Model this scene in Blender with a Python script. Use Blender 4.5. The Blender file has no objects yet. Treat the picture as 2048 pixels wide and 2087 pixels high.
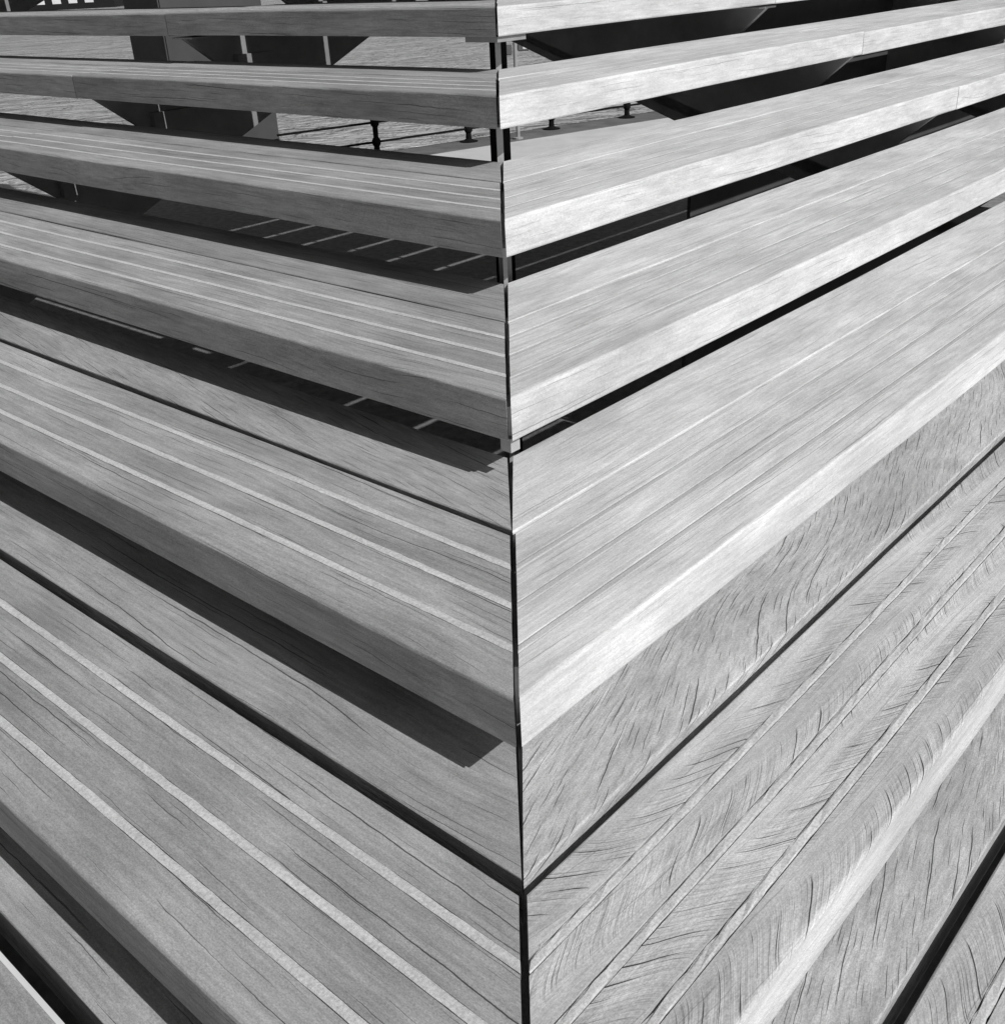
import bpy, bmesh, math, random
from mathutils import Vector, Matrix
random.seed(7)
S = 0.45                      # one tread going, in metres
sc = bpy.context.scene
COL = sc.collection

# ------------------------------------------------------------------ camera
yaw, pitch, roll = 0.04102, -0.4798, -0.0517
cy, sy, cp, sp, cr, sr = math.cos(yaw), math.sin(yaw), math.cos(pitch), math.sin(pitch), math.cos(roll), math.sin(roll)
fwd = Vector((sy*cp, cy*cp, sp)); rgt = Vector((cy, -sy, 0)); up = rgt.cross(fwd)
rr = cr*rgt + sr*up; uu = -sr*rgt + cr*up
CAM = Vector((-0.45495, -7.78847, 0.27371))
cd = bpy.data.cameras.new('camera'); cam = bpy.data.objects.new('camera', cd); COL.objects.link(cam)
m = Matrix((rr, uu, -fwd)).transposed().to_4x4(); m.translation = CAM*S
cam.matrix_world = m
cd.sensor_fit = 'HORIZONTAL'; cd.sensor_width = 36; cd.lens = 2146.95/2048*36
cd.clip_start = 0.02; cd.clip_end = 5000
sc.camera = cam

# ------------------------------------------------------------------ axes: a along the left boards, b along the right boards
q = math.sqrt(0.5)
dA = Vector((-q, q, 0)); dB = Vector((q, q, 0))
def AB(a, b, z): return dA*a + dB*b + Vector((0, 0, z))

# ------------------------------------------------------------------ light
travel = (dA*0.240 + dB*0.003 + Vector((0, 0, -0.213))).normalized()
to_sun = -travel
el = math.asin(to_sun.z)
wd = bpy.data.worlds.new('World'); sc.world = wd; wd.use_nodes = True
nt = wd.node_tree; nt.nodes.clear()
sky = nt.nodes.new('ShaderNodeTexSky'); sky.sky_type = 'NISHITA'; sky.sun_disc = False
sky.sun_elevation = el; sky.sun_rotation = math.atan2(to_sun.x, to_sun.y)
sky.air_density = 1.0; sky.dust_density = 1.5
bw = nt.nodes.new('ShaderNodeRGBToBW'); bg = nt.nodes.new('ShaderNodeBackground'); ow = nt.nodes.new('ShaderNodeOutputWorld')
bg.inputs['Strength'].default_value = 0.050
nt.links.new(sky.outputs[0], bw.inputs[0]); nt.links.new(bw.outputs[0], bg.inputs[0]); nt.links.new(bg.outputs[0], ow.inputs[0])
ld = bpy.data.lights.new('sun', 'SUN'); ld.energy = 3.6; ld.angle = math.radians(0.5)
lo = bpy.data.objects.new('sun', ld); COL.objects.link(lo); lo.rotation_euler = to_sun.to_track_quat('Z', 'Y').to_euler()
lo.location = to_sun*20
sc.view_settings.view_transform = 'Standard'; sc.view_settings.look = 'None'
sc.view_settings.exposure = 0.0; sc.view_settings.gamma = 1

# ------------------------------------------------------------------ materials (all grey: the photograph is monochrome)
def g(v): return (v, v, v, 1)
class NT:
    def __init__(s, name):
        s.m = bpy.data.materials.new(name); s.m.use_nodes = True; s.t = s.m.node_tree
        s.b = s.t.nodes['Principled BSDF']
    def n(s, t, **k):
        x = s.t.nodes.new(t)
        for a, v in k.items(): setattr(x, a, v)
        return x
    def l(s, a, b): s.t.links.new(a, b)
    def put(s, sock, v):
        if hasattr(v, 'links') or hasattr(v, 'is_linked'): s.l(v, sock)
        else: sock.default_value = v
    def math(s, op, a, b=0.0, c=None):
        x = s.n('ShaderNodeMath', operation=op); s.put(x.inputs[0], a); s.put(x.inputs[1], b)
        if c is not None: s.put(x.inputs[2], c)
        return x.outputs[0]
    def noise(s, vec, scale, detail=3.0, rough=0.55, dist=0.0):
        mp = s.n('ShaderNodeMapping'); s.l(vec, mp.inputs[0]); mp.inputs['Scale'].default_value = scale
        x = s.n('ShaderNodeTexNoise'); s.l(mp.outputs[0], x.inputs['Vector']); x.inputs['Scale'].default_value = 1
        x.inputs['Detail'].default_value = detail; x.inputs['Roughness'].default_value = rough; x.inputs['Distortion'].default_value = dist
        return x.outputs[0]
    def rng(s, v, a, b, c, d, smooth=False):
        x = s.n('ShaderNodeMapRange'); s.put(x.inputs[0], v)
        if smooth: x.interpolation_type = 'SMOOTHSTEP'
        for i, k in zip((1, 2, 3, 4), (a, b, c, d)): x.inputs[i].default_value = k
        return x.outputs[0]
    def bump(s, h, strength, dist):
        x = s.n('ShaderNodeBump'); x.inputs['Strength'].default_value = strength; x.inputs['Distance'].default_value = dist
        s.l(h, x.inputs['Height']); s.l(x.outputs[0], s.b.inputs['Normal'])
    def col(s, v):
        x = s.n('ShaderNodeCombineColor'); 
        for i in range(3): s.put(x.inputs[i], v)
        s.l(x.outputs[0], s.b.inputs['Base Color'])

def wood(name, lo_, hi_, slant=0.0, chevron=0.0, crack=1.0, fine=1.0, vary=0.10, dense=1.0, wander=0.16, thin=1.0, af=0.55, pores=1.0):
    """weathered hardwood: grain runs along object x"""
    w = NT(name); t = w.n('ShaderNodeTexCoord'); oi = w.n('ShaderNodeObjectInfo')
    rv = w.math('MULTIPLY', oi.outputs['Random'], 37.0)
    cmb = w.n('ShaderNodeCombineXYZ'); w.l(rv, cmb.inputs[0]); w.l(rv, cmb.inputs[1]); w.l(rv, cmb.inputs[2])
    sc_ = w.n('ShaderNodeVectorMath', operation='SCALE'); w.l(t.outputs['Object'], sc_.inputs[0]); sc_.inputs['Scale'].default_value = 1/S
    ad = w.n('ShaderNodeVectorMath', operation='ADD'); w.l(sc_.outputs[0], ad.inputs[0]); w.l(cmb.outputs[0], ad.inputs[1])
    P = ad.outputs[0]
    # gentle wander of the grain, plus a slant relative to the board
    sx = w.n('ShaderNodeSeparateXYZ'); w.l(P, sx.inputs[0])
    wn = w.noise(P, (0.5, 1.2, 1.2), 1.0)
    wy = w.math('ADD', sx.outputs[1], w.math('MULTIPLY', w.math('SUBTRACT', wn, 0.5), wander))
    vo = w.n('ShaderNodeTexVoronoi'); vo.inputs['Scale'].default_value = 1.0
    km = w.n('ShaderNodeMapping'); w.l(P, km.inputs[0]); km.inputs['Scale'].default_value = (0.42, 1.15, 1.15); w.l(km.outputs[0], vo.inputs['Vector'])
    kn = w.rng(vo.outputs['Distance'], 0.0, 0.30, 1.0, 0.0, True)
    wy = w.math('ADD', wy, w.math('MULTIPLY', kn, 0.055))
    wy = w.math('ADD', wy, w.math('MULTIPLY', sx.outputs[0], slant))
    wz = w.math('ADD', sx.outputs[2], w.math('MULTIPLY', sx.outputs[0], slant*0.6))
    G = w.n('ShaderNodeCombineXYZ'); w.l(sx.outputs[0], G.inputs[0]); w.l(wy, G.inputs[1]); w.l(wz, G.inputs[2]); G = G.outputs[0]
    broad = w.noise(G, (0.5, 5.0, 5.0), 2.0, 0.6)
    blot = w.noise(P, (1.3, 2.6, 2.6), 2.0, 0.6)
    grain = w.noise(G, (3.5, 60.0, 60.0), 3.0, 0.65)
    speck = w.noise(P, (38, 95, 95), 3.0, 0.75); strk = w.noise(G, (5.0, 24.0, 24.0), 3.0, 0.6); pore = w.noise(P, (150, 260, 260), 1.0, 0.6)
    v = w.rng(broad, 0.3, 0.7, lo_, hi_)
    v = w.math('MULTIPLY', v, w.rng(blot, 0.3, 0.7, 0.84, 1.12))
    stain = w.noise(P, (0.55, 2.0, 2.0), 4.0, 0.65)
    v = w.math('MULTIPLY', v, w.rng(stain, 0.30, 0.44, 0.80, 1.0))
    v = w.math('MULTIPLY', v, w.rng(grain, 0.25, 0.75, 1-0.16*fine, 1+0.14*fine))
    v = w.math('MULTIPLY', v, w.rng(speck, 0.25, 0.75, 0.88, 1.11))
    v = w.math('MULTIPLY', v, w.rng(pore, 0.25, 0.75, 1-0.24*pores, 1+0.22*pores))
    v = w.math('MULTIPLY', v, w.rng(strk, 0.3, 0.7, 0.90, 1.09))
    v = w.math('MULTIPLY', v, w.rng(oi.outputs['Random'], 0, 1, 1-vary, 1+vary))
    # drying checks: long thin splits, each cell of the cross direction holds one that opens and closes along the grain
    def lines(cross, along, N, width, af, m0, m1, off, jag=0.10):
        jn = w.n('ShaderNodeTexNoise', noise_dimensions='2D'); jc = w.n('ShaderNodeCombineXYZ'); w.l(along, jc.inputs[0]); w.l(cross, jc.inputs[1])
        w.l(jc.outputs[0], jn.inputs['Vector']); jn.inputs['Scale'].default_value = 9.0; jn.inputs['Detail'].default_value = 3.0
        yy = w.math('ADD', w.math('MULTIPLY', cross, N), w.math('MULTIPLY', jn.outputs[0], jag*N*0.11))
        yy = w.math('ADD', yy, off)
        cid = w.math('FLOOR', yy); fr = w.math('SUBTRACT', yy, cid)
        wn_ = w.n('ShaderNodeTexWhiteNoise', noise_dimensions='1D'); w.l(cid, wn_.inputs['W']); rnd_ = wn_.outputs['Value']
        mid = w.rng(rnd_, 0, 1, 0.25, 0.75)
        an = w.n('ShaderNodeTexNoise', noise_dimensions='1D'); an.inputs['Scale'].default_value = 1.0; an.inputs['Detail'].default_value = 1.5
        w.l(w.math('ADD', w.math('MULTIPLY', along, af), w.math('MULTIPLY', rnd_, 91.7)), an.inputs['W'])
        op = w.rng(an.outputs[0], m0, m1, 0.0, 1.0)
        d = w.math('ABSOLUTE', w.math('SUBTRACT', fr, mid))
        wdt = w.math('MULTIPLY', op, width*N)
        l_ = w.math('SUBTRACT', 1.0, w.math('DIVIDE', d, w.math('ADD', wdt, 0.0001)))
        l_ = w.math('MULTIPLY', l_, 2.0); cl = w.n('ShaderNodeClamp'); w.l(l_, cl.inputs[0])
        return cl.outputs[0]
    cr_ = w.math('ADD', wy, wz)
    L1 = lines(cr_, sx.outputs[0], 9.0*dense, 0.0044*thin/dense**0.5, af, 0.53, 0.68, 3.1)
    L2 = lines(cr_, sx.outputs[0], 26.0*dense**0.7, 0.0026*thin**0.5/dense**0.3, af*3.2, 0.50, 0.66, 7.7)
    ck = w.math('MAXIMUM', L1, w.math('MULTIPLY', L2, 0.8))
    if chevron:
        # feathered interlocked grain: strokes that lean one way, then the other, across the board
        wob = w.noise(P, (0.9, 0.7, 0.7), 1.0)
        sn = w.math('SINE', w.math('MULTIPLY', w.math('ADD', cr_, w.math('MULTIPLY', wob, 0.12)), 2*math.pi/0.365))
        X = w.math('ADD', sx.outputs[0], w.math('MULTIPLY', sn, w.rng(wob, 0.3, 0.7, chevron*0.7, chevron*1.4)))
        cs = w.math('ABSOLUTE', w.math('COSINE', w.math('MULTIPLY', w.math('ADD', cr_, w.math('MULTIPLY', wob, 0.12)), 2*math.pi/0.365)))
        so = w.n('ShaderNodeSeparateXYZ'); w.l(sc_.outputs[0], so.inputs[0])
        keep = w.math('MULTIPLY', w.rng(cs, 0.40, 0.75, 0.0, 1.0), w.rng(so.outputs[2], -0.035, -0.01, 0.0, 1.0))
        L3 = lines(X, cr_, 13.0, 0.0050, 4.5, 0.49, 0.66, 5.2, 0.18)
        L4 = lines(X, cr_, 42.0, 0.0026, 7.0, 0.46, 0.66, 1.2, 0.12)
        ck = w.math('MAXIMUM', w.math('MULTIPLY', ck, 0.4), w.math('MULTIPLY', keep, w.math('MAXIMUM', L3, w.math('MULTIPLY', L4, 0.7))))
        C = w.n('ShaderNodeCombineXYZ'); w.l(X, C.inputs[0]); w.l(cr_, C.inputs[1]); C = C.outputs[0]
        fg = w.noise(C, (34.0, 2.2, 1.0), 4.0, 0.7)
        fgk = w.math('ADD', 1.0, w.math('MULTIPLY', w.math('SUBTRACT', w.rng(fg, 0.3, 0.7, 0.76, 1.17), 1.0), keep))
        v = w.math('MULTIPLY', v, fgk)
        v = w.math('MULTIPLY', v, w.rng(sn, -1, 1, 0.93, 1.06))
    ck = w.math('MULTIPLY', ck, crack)
    v = w.math('MULTIPLY', v, w.rng(ck, 0, 1, 1.0, 0.10))
    w.col(v)
    h = w.math('ADD', w.math('MULTIPLY', grain, 0.5), w.math('MULTIPLY', strk, 0.9))
    if chevron: h = w.math('ADD', h, w.math('MULTIPLY', fg, 1.2))
    w.bump(h, 0.6, 0.0022)
    w.b.inputs['Roughness'].default_value = 0.72; w.b.inputs['Specular IOR Level'].default_value = 0.3
    return w.m

def simple(name, lo_, hi_, scale, rough=0.7, bumpd=0.0, spec=0.3, metal=0.0):
    w = NT(name); t = w.n('ShaderNodeTexCoord')
    n1 = w.noise(t.outputs['Object'], (scale,)*3, 5.0, 0.6)
    w.col(w.rng(n1, 0.3, 0.7, lo_, hi_))
    if bumpd: w.bump(n1, 0.6, bumpd)
    w.b.inputs['Roughness'].default_value = rough; w.b.inputs['Specular IOR Level'].default_value = spec; w.b.inputs['Metallic'].default_value = metal
    return w.m

M = {}
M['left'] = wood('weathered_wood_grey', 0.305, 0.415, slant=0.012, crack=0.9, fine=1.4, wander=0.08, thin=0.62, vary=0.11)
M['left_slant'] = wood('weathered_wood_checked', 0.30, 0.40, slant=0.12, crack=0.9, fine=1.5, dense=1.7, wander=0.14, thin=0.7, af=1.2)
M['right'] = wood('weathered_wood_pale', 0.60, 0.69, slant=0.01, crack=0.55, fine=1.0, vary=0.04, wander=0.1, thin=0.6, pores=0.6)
M['right_slant'] = wood('weathered_wood_split', 0.44, 0.56, slant=-0.22, crack=0.95, fine=1.6, dense=3.0, wander=0.36, vary=0.04, thin=0.95, af=1.9)
M['right_feather'] = wood('weathered_wood_feathered', 0.46, 0.60, slant=0.03, chevron=0.105, crack=1.0, fine=0.8, vary=0.04, thin=0.5, pores=0.8)
M['hidden'] = simple('weathered_wood_plain', 0.40, 0.48, 6.0)
def grit(name, lo_, hi_):
    w = NT(name); t = w.n('ShaderNodeTexCoord')
    n1 = w.noise(t.outputs['Object'], (260,)*3, 3.0, 0.7); n2 = w.noise(t.outputs['Object'], (5, 60, 60), 4.0, 0.7)
    w.col(w.math('MULTIPLY', w.rng(n1, 0.3, 0.7, lo_, hi_), w.rng(n2, 0.3, 0.7, 0.80, 1.10)))
    w.bump(n1, 0.5, 0.0012); w.b.inputs['Roughness'].default_value = 0.85; w.b.inputs['Specular IOR Level'].default_value = 0.2
    return w.m
M['grit'] = grit('grit_resin', 0.44, 0.74)
M['grit_pale'] = grit('grit_resin_worn', 0.46, 0.60)
M['steel'] = simple('grey_painted_steel', 0.22, 0.30, 9.0, 0.5, 0.0006, 0.4)
M['lit_steel'] = simple('steel_lit_edge', 0.34, 0.46, 30.0, 0.55, 0.0004, 0.5)  # paler steel painting light on web edges and one nose bracket
M['gap_dark'] = simple('added_gap_dark', 0.06, 0.085, 5.0, 0.7, 0.0006, 0.2)  # for the added panel that blackens the right gaps
M['iron'] = simple('black_iron_and_post_shade', 0.006, 0.010, 20.0, 0.8, 0.0008, 0.1)
M['quay'] = simple('pale_quay_concrete', 0.50, 0.62, 2.2, 0.9, 0.002)
M['coping'] = simple('dark_coping_stone', 0.10, 0.17, 3.0, 0.9, 0.004)
M['bed'] = simple('gravel_with_shade', 0.16, 0.30, 14.0, 0.95, 0.01)  # gravel darkened to carry the shade under the stair
M['pier'] = simple('dark_concrete', 0.06, 0.085, 1.6, 0.85, 0.004)
M['facade'] = simple('dark_facade', 0.01, 0.015, 0.3, 0.8)
M['pane'] = simple('pale_window_blind', 0.75, 0.85, 1.0, 0.6)
M['pole'] = simple('grey_pole_paint', 0.28, 0.36, 12.0, 0.5)
M['sign'] = simple('dark_sign_paint', 0.10, 0.14, 8.0, 0.5)
M['plate'] = simple('white_sign_and_highlight', 0.7, 0.78, 8.0, 0.5)  # sign white, also paints the lit board edge
w = NT('harbour_water'); t = w.n('ShaderNodeTexCoord')
rip = w.noise(t.outputs['Object'], (0.8, 1.5, 1.0), 4.0, 0.6, 0.6); sw = w.noise(t.outputs['Object'], (0.14, 0.25, 1), 3.0)
w.b.inputs['Base Color'].default_value = g(0.42); w.b.inputs['Roughness'].default_value = 0.25; w.b.inputs['IOR'].default_value = 1.33
w.bump(w.math('ADD', rip, w.math('MULTIPLY', sw, 2.0)), 1.0, 0.9)
M['water'] = w.m

# ------------------------------------------------------------------ helpers
def mesh_obj(name, verts, faces, mat, parent=None, loc=(0, 0, 0), rotz=0.0, smooth=False):
    me = bpy.data.meshes.new(name); me.from_pydata([tuple(v) for v in verts], [], faces); me.materials.append(mat)
    bm = bmesh.new(); bm.from_mesh(me); bmesh.ops.recalc_face_normals(bm, faces=bm.faces); bm.to_mesh(me); bm.free()
    if smooth:
        for f in me.polygons: f.use_smooth = True
    o = bpy.data.objects.new(name, me); COL.objects.link(o); o.location = loc; o.rotation_euler = (0, 0, rotz)
    if parent: o.parent = parent
    return o
def add_box(V, F, c, ax, ay, az, hx, hy, hz):
    i = len(V)
    for sx in (-1, 1):
        for sy_ in (-1, 1):
            for sz in (-1, 1): V.append(c + ax*hx*sx + ay*hy*sy_ + az*hz*sz)
    for f in ((0, 1, 3, 2), (4, 6, 7, 5), (0, 4, 5, 1), (2, 3, 7, 6), (0, 2, 6, 4), (1, 5, 7, 3)): F.append(tuple(i+k for k in f))
def add_lathe(V, F, base, prof, seg=14):
    i0 = len(V)
    for r, z in prof:
        for k in range(seg):
            an = 2*math.pi*k/seg; V.append(base + Vector((r*math.cos(an), r*math.sin(an), z)))
    for j in range(len(prof)-1):
        for k in range(seg):
            k2 = (k+1) % seg; F.append((i0+j*seg+k, i0+j*seg+k2, i0+(j+1)*seg+k2, i0+(j+1)*seg+k))
    F.append(tuple(i0+k for k in range(seg))[::-1]); F.append(tuple(i0+(len(prof)-1)*seg+k for k in range(seg)))
def add_tube(V, F, p0, p1, r, seg=10):
    ax = (p1-p0).normalized(); t1 = ax.cross(Vector((0, 0, 1)));
    if t1.length < 1e-3: t1 = Vector((1, 0, 0))
    t1.normalize(); t2 = ax.cross(t1); i0 = len(V)
    for P in (p0, p1):
        for k in range(seg):
            an = 2*math.pi*k/seg; V.append(P + (t1*math.cos(an)+t2*math.sin(an))*r)
    for k in range(seg):
        k2 = (k+1) % seg; F.append((i0+k, i0+k2, i0+seg+k2, i0+seg+k))
    F.append(tuple(i0+k for k in range(seg))[::-1]); F.append(tuple(i0+seg+k for k in range(seg)))
def tag(o, label=None, cat=None, group=None, kind=None):
    if label: o['label'] = label
    if cat: o['category'] = cat
    if group: o['group'] = group
    if kind: o['kind'] = kind
    return o
Z = Vector((0, 0, 1))
GZ = -4.926                     # quay level
WZ = -7.4                       # water level

# ------------------------------------------------------------------ setting: quay and water
RP = [AB(20.76, 17.41, GZ), AB(19.88, 20.78, GZ), AB(19.18, 24.26, GZ), AB(18.36, 27.6, GZ)]
rd = (RP[3]-RP[0]).normalized(); rn = Vector((-rd.y, rd.x, 0))      # along the quay edge, and out over the water
E0 = RP[0] + rn*0.45
far = 700
qv = [E0-rd*far, E0+rd*far, E0+rd*far-rn*far, E0-rd*far-rn*far]
V = [(v+Vector((0, 0, 0)))*S for v in qv] + [(v-Z*4)*S for v in qv]
quay = mesh_obj('quay', V, [(0, 1, 2, 3), (0, 4, 5, 1)], M['quay']); tag(quay, kind='structure')
V = []; F = []
add_box(V, F, (E0 - rn*0.78 + rd*0 + Z*0.012)*S, rd, rn, Z, far*S, 0.80*S, 0.012*S)
cop = mesh_obj('kerb_strip', V, F, M['coping']); tag(cop, kind='structure')
V = [AB(a_, b_, GZ+0.006)*S for a_, b_ in ((-12, -14), (24, -14), (23, 12), (19.2, 16), (15.6, 18.6), (14.4, 24), (-12, 24))]  # dark ground laid over the quay where it lies in shade
bed = mesh_obj('shaded_gravel_ground', V, [(0, 1, 2, 3, 4, 5, 6)], M['bed']); tag(bed, kind='structure')
wl = 4000
V = [Vector((-wl, -200, WZ))*S, Vector((wl, -200, WZ))*S, Vector((wl, wl, WZ))*S, Vector((-wl, wl, WZ))*S]
wat = mesh_obj('water', V, [(0, 1, 2, 3)], M['water']); tag(wat, kind='structure')

# ------------------------------------------------------------------ the timber stair
stair = bpy.data.objects.new('timber_stair', None); COL.objects.link(stair)
stair.location = (AB(0, 0, GZ))*S
tag(stair, 'weathered timber corner stair with mitred boards, open risers and pale grit strips', 'stair')
bpy.context.view_layer.update()
def adopt(o):
    o.parent = stair; o.matrix_parent_inverse = Matrix.Translation(-stair.location); return o

RISE, TH, WF, WR, GR = 0.39951, 0.18665, 0.734, 0.48058, 0.8847
DZ = {0: .022, 1: .003, 2: -.018, 3: -.023, 4: -.006, 5: .008, 6: .015}
DL = {0: .002, 1: .007, 2: 0, 3: -.007, 4: .033, 5: .043, 6: -.030}
DR = {0: -.004, 1: -.011, 2: -.01, 3: -.018, 4: .01, 5: .013, 6: -.004}
GAPL = {1: .012, 2: .014, 3: .016, 4: .036, 5: .046, 6: .078, 7: .05}
GAPR = {0: .01, 1: .006, 2: .006, 3: .008, 4: .009, 5: .044, 6: .055, 7: .05}
STRIPS = (0.187, 0.370, 0.557); SW = 0.0155
LJ, RJ, LEND, REND = 3.97, 3.83, 13.0, 17.5

def profile(w, h, front, sc_=1.0):
    """closed outline (y inward from the front edge, z from the top), clockwise from front bottom"""
    P = []
    rf = 0.014 if front else 0.007; rb = 0.010
    def arc(cy_, cz_, r, a0, a1, n):
        for i in range(n+1):
            a_ = math.radians(a0+(a1-a0)*i/n); P.append((cy_+r*math.cos(a_), cz_+r*math.sin(a_)))
    arc(rb, -h+rb, rb, 270, 180, 2)
    arc(rf, -rf, rf, 180, 90, 4)
    if front:
        for s in STRIPS:
            c = s*sc_
            e = SW + (0.0018 if sc_ == 1.0 else 0.0034)
            P += [(c-e, 0), (c-e, -0.022), (c+e, -0.022), (c+e, 0)]
    arc(w-0.007, -0.007, 0.007, 90, 0, 2)
    arc(w-rb, -h+rb, rb, 0, -90, 2)
    return P

def sweep(name, prof, x_of, x1, mat, step=0.3, jit=0.0008, seed=0, warp=0.004, wseed=None):
    """sweep an outline along x from the mitre line x_of(y) to x1 with slight warp and worn edges"""
    rnd = random.Random(seed); n = len(prof)
    L = abs(x1 - x_of(0)); N = max(2, int(L/step))
    wr_ = random.Random(1000+(seed if wseed is None else wseed)); ph = [wr_.uniform(0, 6.3) for _ in range(4)]; V = []; F = []
    for i in range(N+1):
        t_ = i/N
        for (y, z) in prof:
            x = x_of(y)*(1-t_) + x1*t_ + (rnd.uniform(-1, 1)*jit*1.6 if i == 0 else 0)
            wob = math.sin(x*0.9+ph[0])*warp*0.5 + math.sin(x*2.3+ph[1])*warp*0.25
            wz = math.sin(x*0.7+ph[2])*warp*0.5 + math.sin(x*1.9+ph[3])*warp*0.25
            V.append(Vector((x, y+wob+rnd.uniform(-jit, jit), z+wz+rnd.uniform(-jit, jit)*0.5))*S)
    for i in range(N):
        for k in range(n):
            k2 = (k+1) % n; F.append((i*n+k, i*n+k2, (i+1)*n+k2, (i+1)*n+k))
    F.append(tuple(range(n))); F.append(tuple(N*n+k for k in range(n)))
    return V, F

count = 0
def plank(kind, side, k, w, y0, z, xm, x1, mat, strips, matstrip, wedge=(0.009, 0.009), mitre=True):
    """y0 is the board's front edge as an inward offset coordinate along local y; xm the mitre x at that edge"""
    global count; count += 1
    sgn = -1 if side == 'L' else 1
    slope = (GR if side == 'L' else 1/GR)
    if mitre:
        x_of = lambda y: sgn*(xm + slope*y + wedge[0] + (wedge[1]-wedge[0])*min(max(y/w, 0), 1))
    else:
        x_of = lambda y: sgn*xm
    front = kind == 'front_plank'
    pr = profile(w, TH, front, 1.0 if side == 'L' else GR)
    if not strips and front:
        pr = profile(w, TH, False)
    V, F = sweep(kind, pr, x_of, sgn*x1, mat, seed=count)
    rot = (dB.angle(Vector((1, 0, 0))) if side == 'R' else -math.pi/4)
    base = AB(0, y0, z) if side == 'L' else AB(y0, 0, z)
    o = mesh_obj(kind, V, F, mat, None, base*S, rot); adopt(o)
    if strips and front:
        for s in STRIPS:
            c = s*(1.0 if side == 'L' else GR)
            t0, t1 = (0.001, 0.003) if side == 'L' else (-0.004, -0.001)
            sp_ = [(c-SW, -0.021), (c-SW, t0), (c-SW*0.6, t1), (c+SW*0.6, t1), (c+SW, t0), (c+SW, -0.021)]
            V, F = sweep('grip_strip', sp_, x_of, sgn*(x1-0.002), matstrip, step=0.05, jit=0.0036 if (side == 'R' and k >= 5) else 0.0010, seed=count*7+int(s*100), wseed=count)
            st = mesh_obj('grip_strip', V, F, matstrip, o); st.matrix_parent_inverse = Matrix.Identity(4)
        if side == 'L' and k == 6:                   # white strip painting a sunlit highlight on this board's inner edge
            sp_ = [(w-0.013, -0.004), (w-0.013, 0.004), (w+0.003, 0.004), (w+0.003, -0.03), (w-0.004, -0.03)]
            V, F = sweep('edge_highlight', sp_, x_of, sgn*(x1-0.002), M['plate'], step=0.3, jit=0.0006, seed=5, wseed=count)
            st = mesh_obj('edge_highlight', V, F, M['plate'], o); st.matrix_parent_inverse = Matrix.Identity(4)
    return o

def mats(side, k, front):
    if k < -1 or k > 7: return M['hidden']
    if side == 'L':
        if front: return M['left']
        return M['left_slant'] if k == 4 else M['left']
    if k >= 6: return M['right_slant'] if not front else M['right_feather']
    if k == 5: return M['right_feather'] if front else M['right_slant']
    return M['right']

KMIN, KMAX = -8, 11
for k in range(KMIN, KMAX+1):
    z = -k*RISE + DZ.get(k, 0.015 if k > 6 else 0)
    oL = k + DL.get(k, -.02 if k > 6 else 0); oR = GR*k + DR.get(k, 0)
    gl, gr_ = GAPL.get(k, .054), GAPR.get(k, .034)
    strips = -1 <= k <= 7
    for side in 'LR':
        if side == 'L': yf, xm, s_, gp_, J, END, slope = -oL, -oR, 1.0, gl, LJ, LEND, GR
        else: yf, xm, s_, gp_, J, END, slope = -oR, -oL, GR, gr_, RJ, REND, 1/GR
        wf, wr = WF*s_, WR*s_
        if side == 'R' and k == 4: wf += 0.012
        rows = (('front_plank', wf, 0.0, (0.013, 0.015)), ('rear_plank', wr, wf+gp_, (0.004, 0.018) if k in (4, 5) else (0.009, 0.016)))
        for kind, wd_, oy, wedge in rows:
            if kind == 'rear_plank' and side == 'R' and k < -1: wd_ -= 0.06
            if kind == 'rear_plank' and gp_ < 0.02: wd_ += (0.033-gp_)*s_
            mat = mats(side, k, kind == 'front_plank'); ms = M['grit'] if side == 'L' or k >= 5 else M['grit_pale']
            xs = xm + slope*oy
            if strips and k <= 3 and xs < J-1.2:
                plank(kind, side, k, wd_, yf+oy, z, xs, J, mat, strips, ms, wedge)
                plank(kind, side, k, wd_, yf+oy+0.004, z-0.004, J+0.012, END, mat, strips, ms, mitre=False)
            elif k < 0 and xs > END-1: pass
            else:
                plank(kind, side, k, wd_, yf+oy, z, xs, END, mat, strips, ms, wedge)

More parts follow.
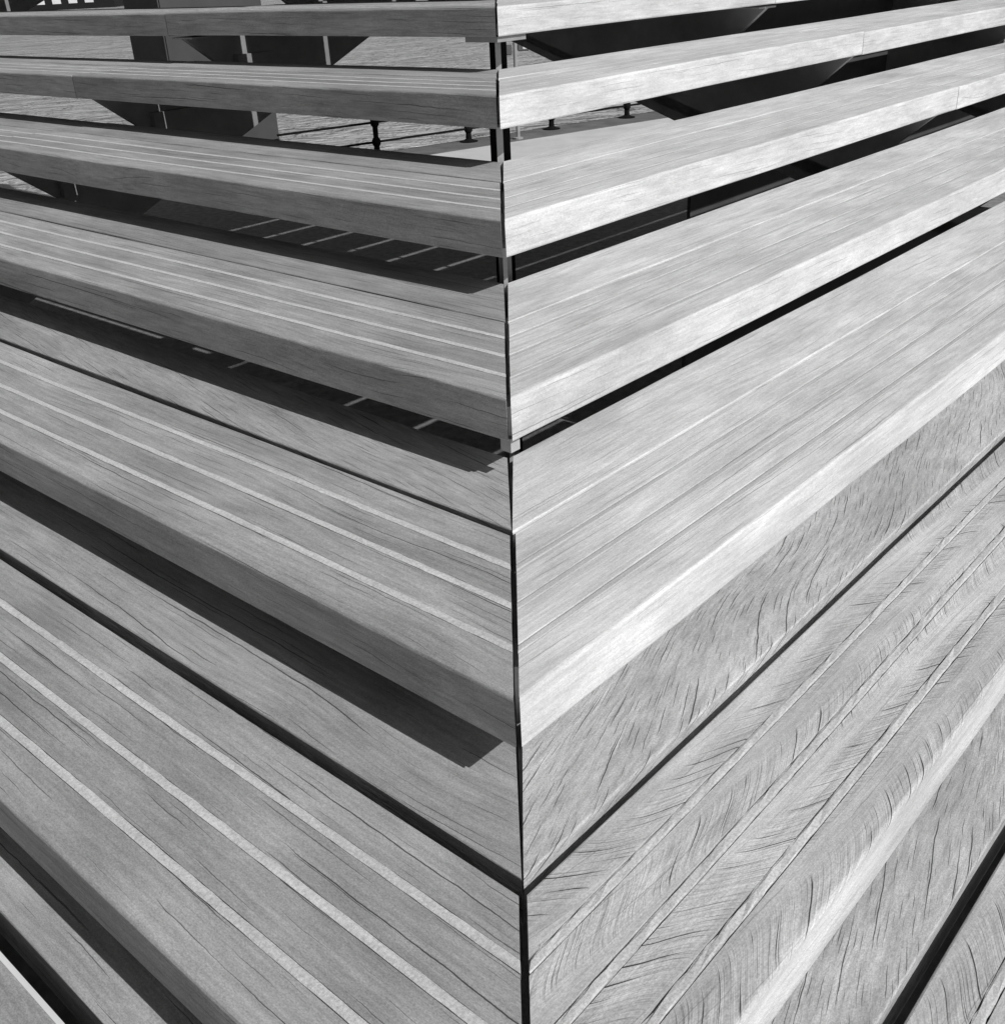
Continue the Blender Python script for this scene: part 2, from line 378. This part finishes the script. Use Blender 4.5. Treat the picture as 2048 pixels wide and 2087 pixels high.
# stringers: saw-toothed steel plates under the boards
def stringer(side, u):
    s_ = 1.0 if side == 'L' else GR
    pts = []
    for k in range(-7, 11):
        zb = -k*RISE - TH - 0.012
        pts.append(((k-0.12)*s_, zb)); pts.append(((k-0.67)*s_, zb-RISE+0.0))
    low0 = -0.30-0.45*(-7.8+2.64); 
    top = [(-8.6*s_, 7*RISE - TH - 0.012)] + pts
    end = pts[-1]
    lowline = (lambda o: -0.37-0.45*(o+2.64)) if side == 'L' else (lambda o: -0.46-0.325*(o+3.14))
    poly = top + [(end[0]+1.0*s_, end[1]), (end[0]+1.0*s_, GZ), (end[0]-1.2*s_, GZ), (end[0]-1.2*s_, max(GZ+0.1, lowline(end[0]-1.2*s_))), (-8.6*s_, lowline(-8.6*s_))]
    n = len(poly); V = []; F = []
    for d in (-0.03, 0.03):
        for o, zz in poly:
            V.append((AB(u+d, -o, zz) if side == 'L' else AB(-o, u+d, zz))*S)
    F.append(tuple(range(n))); F.append(tuple(range(n, 2*n)))
    for i in range(n): F.append((i, (i+1) % n, n+(i+1) % n, n+i))
    o = mesh_obj('stringer', V, F, M['steel']); adopt(o)
    if side == 'L' and u < 5:
        for k in range(-1, 4):                       # cleats welded to the plate
            V = []; F = []
            add_box(V, F, AB(u-0.06, -(k-0.85), -k*RISE-0.46)*S, dA, dB, Z, 0.03*S, 0.22*S, 0.085*S)
            cl_ = mesh_obj('cleat', V, F, M['steel'], o); cl_.matrix_parent_inverse = Matrix.Identity(4)
    # seat plates the boards are bolted to
    for k in range(-1, 8):
        c = (-(k-0.42)*s_, -k*RISE-TH-0.006); V = []; F = []
        P = AB(u, c[0], c[1]-0.004) if side == 'L' else AB(c[0], u, c[1]-0.004)
        add_box(V, F, P*S, dA, dB, Z, (0.16 if side == 'L' else 0.30*s_)*S, (0.30*s_ if side == 'L' else 0.16)*S, 0.007*S)
        p = mesh_obj('seat_plate', V, F, M['steel'], o); p.matrix_parent_inverse = Matrix.Identity(4)
    return o
for u in (LJ-0.02, 12.7): stringer('L', u)
for u in (RJ+0.05, 8.6): stringer('R', u)

# corner posts: a T-section upright with a chevron plate under each mitre
for k in range(-2, 8):
    zt = -k*RISE + DZ.get(k, 0) - TH
    def C(o, da=0, db=0): return Vector(((-(GR*k+DR.get(k, 0)) + GR*o + da), (-(k+DL.get(k, 0)) + o + db), 0))
    def W(v, z): return AB(v.x, v.y, z)*S
    md = Vector((GR, 1, 0)).normalized(); mdw = (dA*md.x + dB*md.y).normalized(); mpw = Vector((-mdw.y, mdw.x, 0))
    c = C(0.40 if k >= 3 else 0.30); V = []; F = []
    ws = 0.55 if k >= 2 else 1.0
    zb = GZ; zc = (zt-0.03+zb)/2; hz = (zt-0.03-zb)/2
    pc = AB(c.x, c.y, zc)
    add_box(V, F, (pc+mdw*0.085)*S, mpw, mdw, Z, 0.062*ws*S, 0.015*S, hz*S)       # flange at the back
    o = mesh_obj('corner_post', V, F, M['iron'] if k < 2 else M['steel']); adopt(o)  # upper flanges coloured black to stand for shade behind the web
    V = []; F = []
    add_box(V, F, pc*S, mpw, mdw, Z, 0.020*ws*S, 0.0695*S, hz*S)                  # web, edge towards the nose
    wp = mesh_obj('web_plate', V, F, M['lit_steel'], o); wp.matrix_parent_inverse = Matrix.Identity(4)  # pale colour stands for light on the web edge
    V = []; F = []                                                                # chevron plate under the nose
    if k > 0 and k != 3: continue
    o0, lg, th_ = (0.03, 0.30, 0.034) if k <= 0 else (0.035, 0.055, 0.06)
    a0, b0 = C(o0).x, C(o0).y
    iw = lg*0.5
    out = [(a0, b0), (a0+lg, b0), (a0+lg, b0+iw), (a0+iw, b0+iw), (a0+iw, b0+lg), (a0, b0+lg)]
    for zz in (zt-0.003-th_, zt-0.003):
        for a_, b_ in out: V.append(AB(a_, b_, zz)*S)
    F += [tuple(range(6)), tuple(range(6, 12))] + [(i, (i+1) % 6, 6+(i+1) % 6, 6+i) for i in range(6)]
    pl = mesh_obj('nose_plate', V, F, M['steel'] if k <= 0 else M['lit_steel'], o)
    pl.matrix_parent_inverse = Matrix.Identity(4)

# unseen slab added to dim the interior, and panel added to blacken right gaps
V = []; F = []
zt = 8*RISE
for z_ in (zt-0.30, zt-0.05):
    for a_, b_ in ((7.6, 8.6), (7.6, 17.5), (13.0, 17.5), (13.0, 8.6)): V.append(AB(a_, b_, z_)*S)
F = [(0, 1, 2, 3), (4, 5, 6, 7)] + [(i, (i+1) % 4, 4+(i+1) % 4, 4+i) for i in range(4)]
adopt(mesh_obj('overhead_blocker', V, F, M['hidden']))
V = []; F = []
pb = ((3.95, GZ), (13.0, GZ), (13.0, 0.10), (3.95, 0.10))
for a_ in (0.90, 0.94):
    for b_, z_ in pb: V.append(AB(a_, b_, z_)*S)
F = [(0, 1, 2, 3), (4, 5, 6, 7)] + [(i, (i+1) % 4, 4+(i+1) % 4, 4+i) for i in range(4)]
adopt(mesh_obj('added_gap_dark_panel', V, F, M['gap_dark']))

# ------------------------------------------------------------------ quay railing
rail = bpy.data.objects.new('quay_railing', None); COL.objects.link(rail); rail.location = RP[0]*S
tag(rail, 'black cast iron quay railing with ball-jointed posts behind the stair', 'railing')
def adopt_to(o, p): o.parent = p; o.matrix_parent_inverse = Matrix.Translation(-p.location); return o
sp_len = 3.46; rails_z = (0.41, 0.99, 1.9)
posts = [RP[0]+rd*sp_len*i for i in range(0, 9)]
first = None
for i, P in enumerate(posts):
    prof = [(0.30, 0.0), (0.30, 0.03), (0.16, 0.06), (0.10, 0.10), (0.085, 0.3)]
    for rz in rails_z: prof += [(0.085, rz-0.14), (0.13, rz-0.07), (0.14, rz), (0.13, rz+0.07), (0.08, rz+0.14)]
    prof += [(0.02, 2.08)]
    if first is None:
        V = []; F = []; add_lathe(V, F, Vector((0, 0, 0)), [(r*S, z*S) for r, z in prof], 14)
        first = mesh_obj('post', V, F, M['iron'], None, (P+Z*0.024)*S, smooth=False); o = first
    else:
        o = first.copy(); COL.objects.link(o); o.location = (P+Z*0.024)*S
    adopt_to(o, rail)
for rz in rails_z:
    V = []; F = []
    add_tube(V, F, (RP[0]-rd*3.28+Z*(rz+0.024))*S, (posts[-1]+Z*(rz+0.024))*S, 0.035*S)
    adopt_to(mesh_obj('rail', V, F, M['iron']), rail)

# ------------------------------------------------------------------ square concrete pier at the end of the railing
Rr = Vector((-5.12, 25.5, 0)); hw = 1.48
cc = Rr - rd*hw + rn*hw
pier = bpy.data.objects.new('concrete_pier', None); COL.objects.link(pier); pier.location = (cc+Z*GZ)*S
tag(pier, 'dark square concrete pier rising beside the railing at the water', 'pier')
V = []; F = []; zt = 9.0
add_box(V, F, (cc+Z*((zt+WZ-2)/2))*S, rd, rn, Z, hw*S, hw*S, (zt-WZ+2)/2*S)
sh = mesh_obj('shaft', V, F, M['pier']); adopt_to(sh, pier)
bm = bmesh.new(); bm.from_mesh(sh.data); bmesh.ops.bevel(bm, geom=bm.edges[:], offset=0.02, segments=2, affect='EDGES'); bm.to_mesh(sh.data); bm.free()
V = []; F = []
add_box(V, F, (cc+Z*(zt+0.3))*S, rd, rn, Z, (hw+0.25)*S, (hw+0.25)*S, 0.3*S)
adopt_to(mesh_obj('cap', V, F, M['pier']), pier)

# ------------------------------------------------------------------ sign pole on the quay
SPp = Vector((2.21, 28.8, GZ+0.024))
pole = bpy.data.objects.new('sign_pole', None); COL.objects.link(pole); pole.location = SPp*S
tag(pole, 'slim grey sign pole with two small dark boxes near the railing', 'sign pole')
V = []; F = []; add_lathe(V, F, SPp*S, [(r*S, z*S) for r, z in [(0.16, 0), (0.16, 0.05), (0.065, 0.07), (0.06, 4.2), (0.0, 4.22)]], 12)
adopt_to(mesh_obj('pole', V, F, M['pole']), pole)
vx = Vector((1, 0.04, 0)).normalized(); vy = Vector((-vx.y, vx.x, 0))
for dx, hw_, z_, hh in ((-0.30, 0.20, 2.72, 0.15), (0.27, 0.19, 2.78, 0.11)):
    V = []; F = []; add_box(V, F, (SPp+vx*dx+Z*z_)*S, vx, vy, Z, hw_*S, 0.05*S, hh*S)
    bx = mesh_obj('sign_box', V, F, M['sign']); adopt_to(bx, pole)
    bm = bmesh.new(); bm.from_mesh(bx.data); bmesh.ops.bevel(bm, geom=bm.edges[:], offset=0.01, segments=2, affect='EDGES'); bm.to_mesh(bx.data); bm.free()
    if dx > 0:
        V = []; F = []; add_box(V, F, (SPp+vx*(dx+0.05)+Z*z_-vy*0.054)*S, vx, vy, Z, 0.07*S, 0.004*S, 0.05*S)
        pl = mesh_obj('sign_plate', V, F, M['plate'], bx); pl.matrix_parent_inverse = Matrix.Identity(4)
        pl.matrix_parent_inverse = Matrix.Identity(4)

# ------------------------------------------------------------------ far dark building over the water
D = 440
def bearing(tanx, z): return Vector((CAM.x+tanx*D, CAM.y+D, z))
b0_, b1_ = bearing(-0.46, 0), bearing(-0.262, 0)
bld = bpy.data.objects.new('harbour_building', None); COL.objects.link(bld); bld.location = ((b0_+b1_)/2+Z*WZ)*S
tag(bld, 'distant dark building with pale windows across the water', 'building')
bx_ = (b1_-b0_).normalized(); by_ = Vector((-bx_.y, bx_.x, 0)); Lb = (b1_-b0_).length
V = []; F = []; add_box(V, F, ((b0_+b1_)/2+by_*12+Z*(WZ+12))*S, bx_, by_, Z, Lb/2*S, 12*S, 12*S)
adopt_to(mesh_obj('wall', V, F, M['facade']), bld)
V = []; F = []; add_box(V, F, ((b0_+b1_)/2+by_*12+Z*(WZ+24.4))*S, bx_, by_, Z, (Lb/2+0.6)*S, 12.6*S, 0.4*S)
adopt_to(mesh_obj('roof', V, F, M['facade']), bld)
for j in range(1):
    for i in range(6):
        x_ = b0_ + bx_*(Lb-9.0-5.9*i) + Z*(-3.9+6.5*j) - by_*0.06
        V = []; F = []; add_box(V, F, x_*S, bx_, by_, Z, 1.55*S, 0.1*S, 1.5*S)
        adopt_to(mesh_obj('window', V, F, M['pane']), bld)
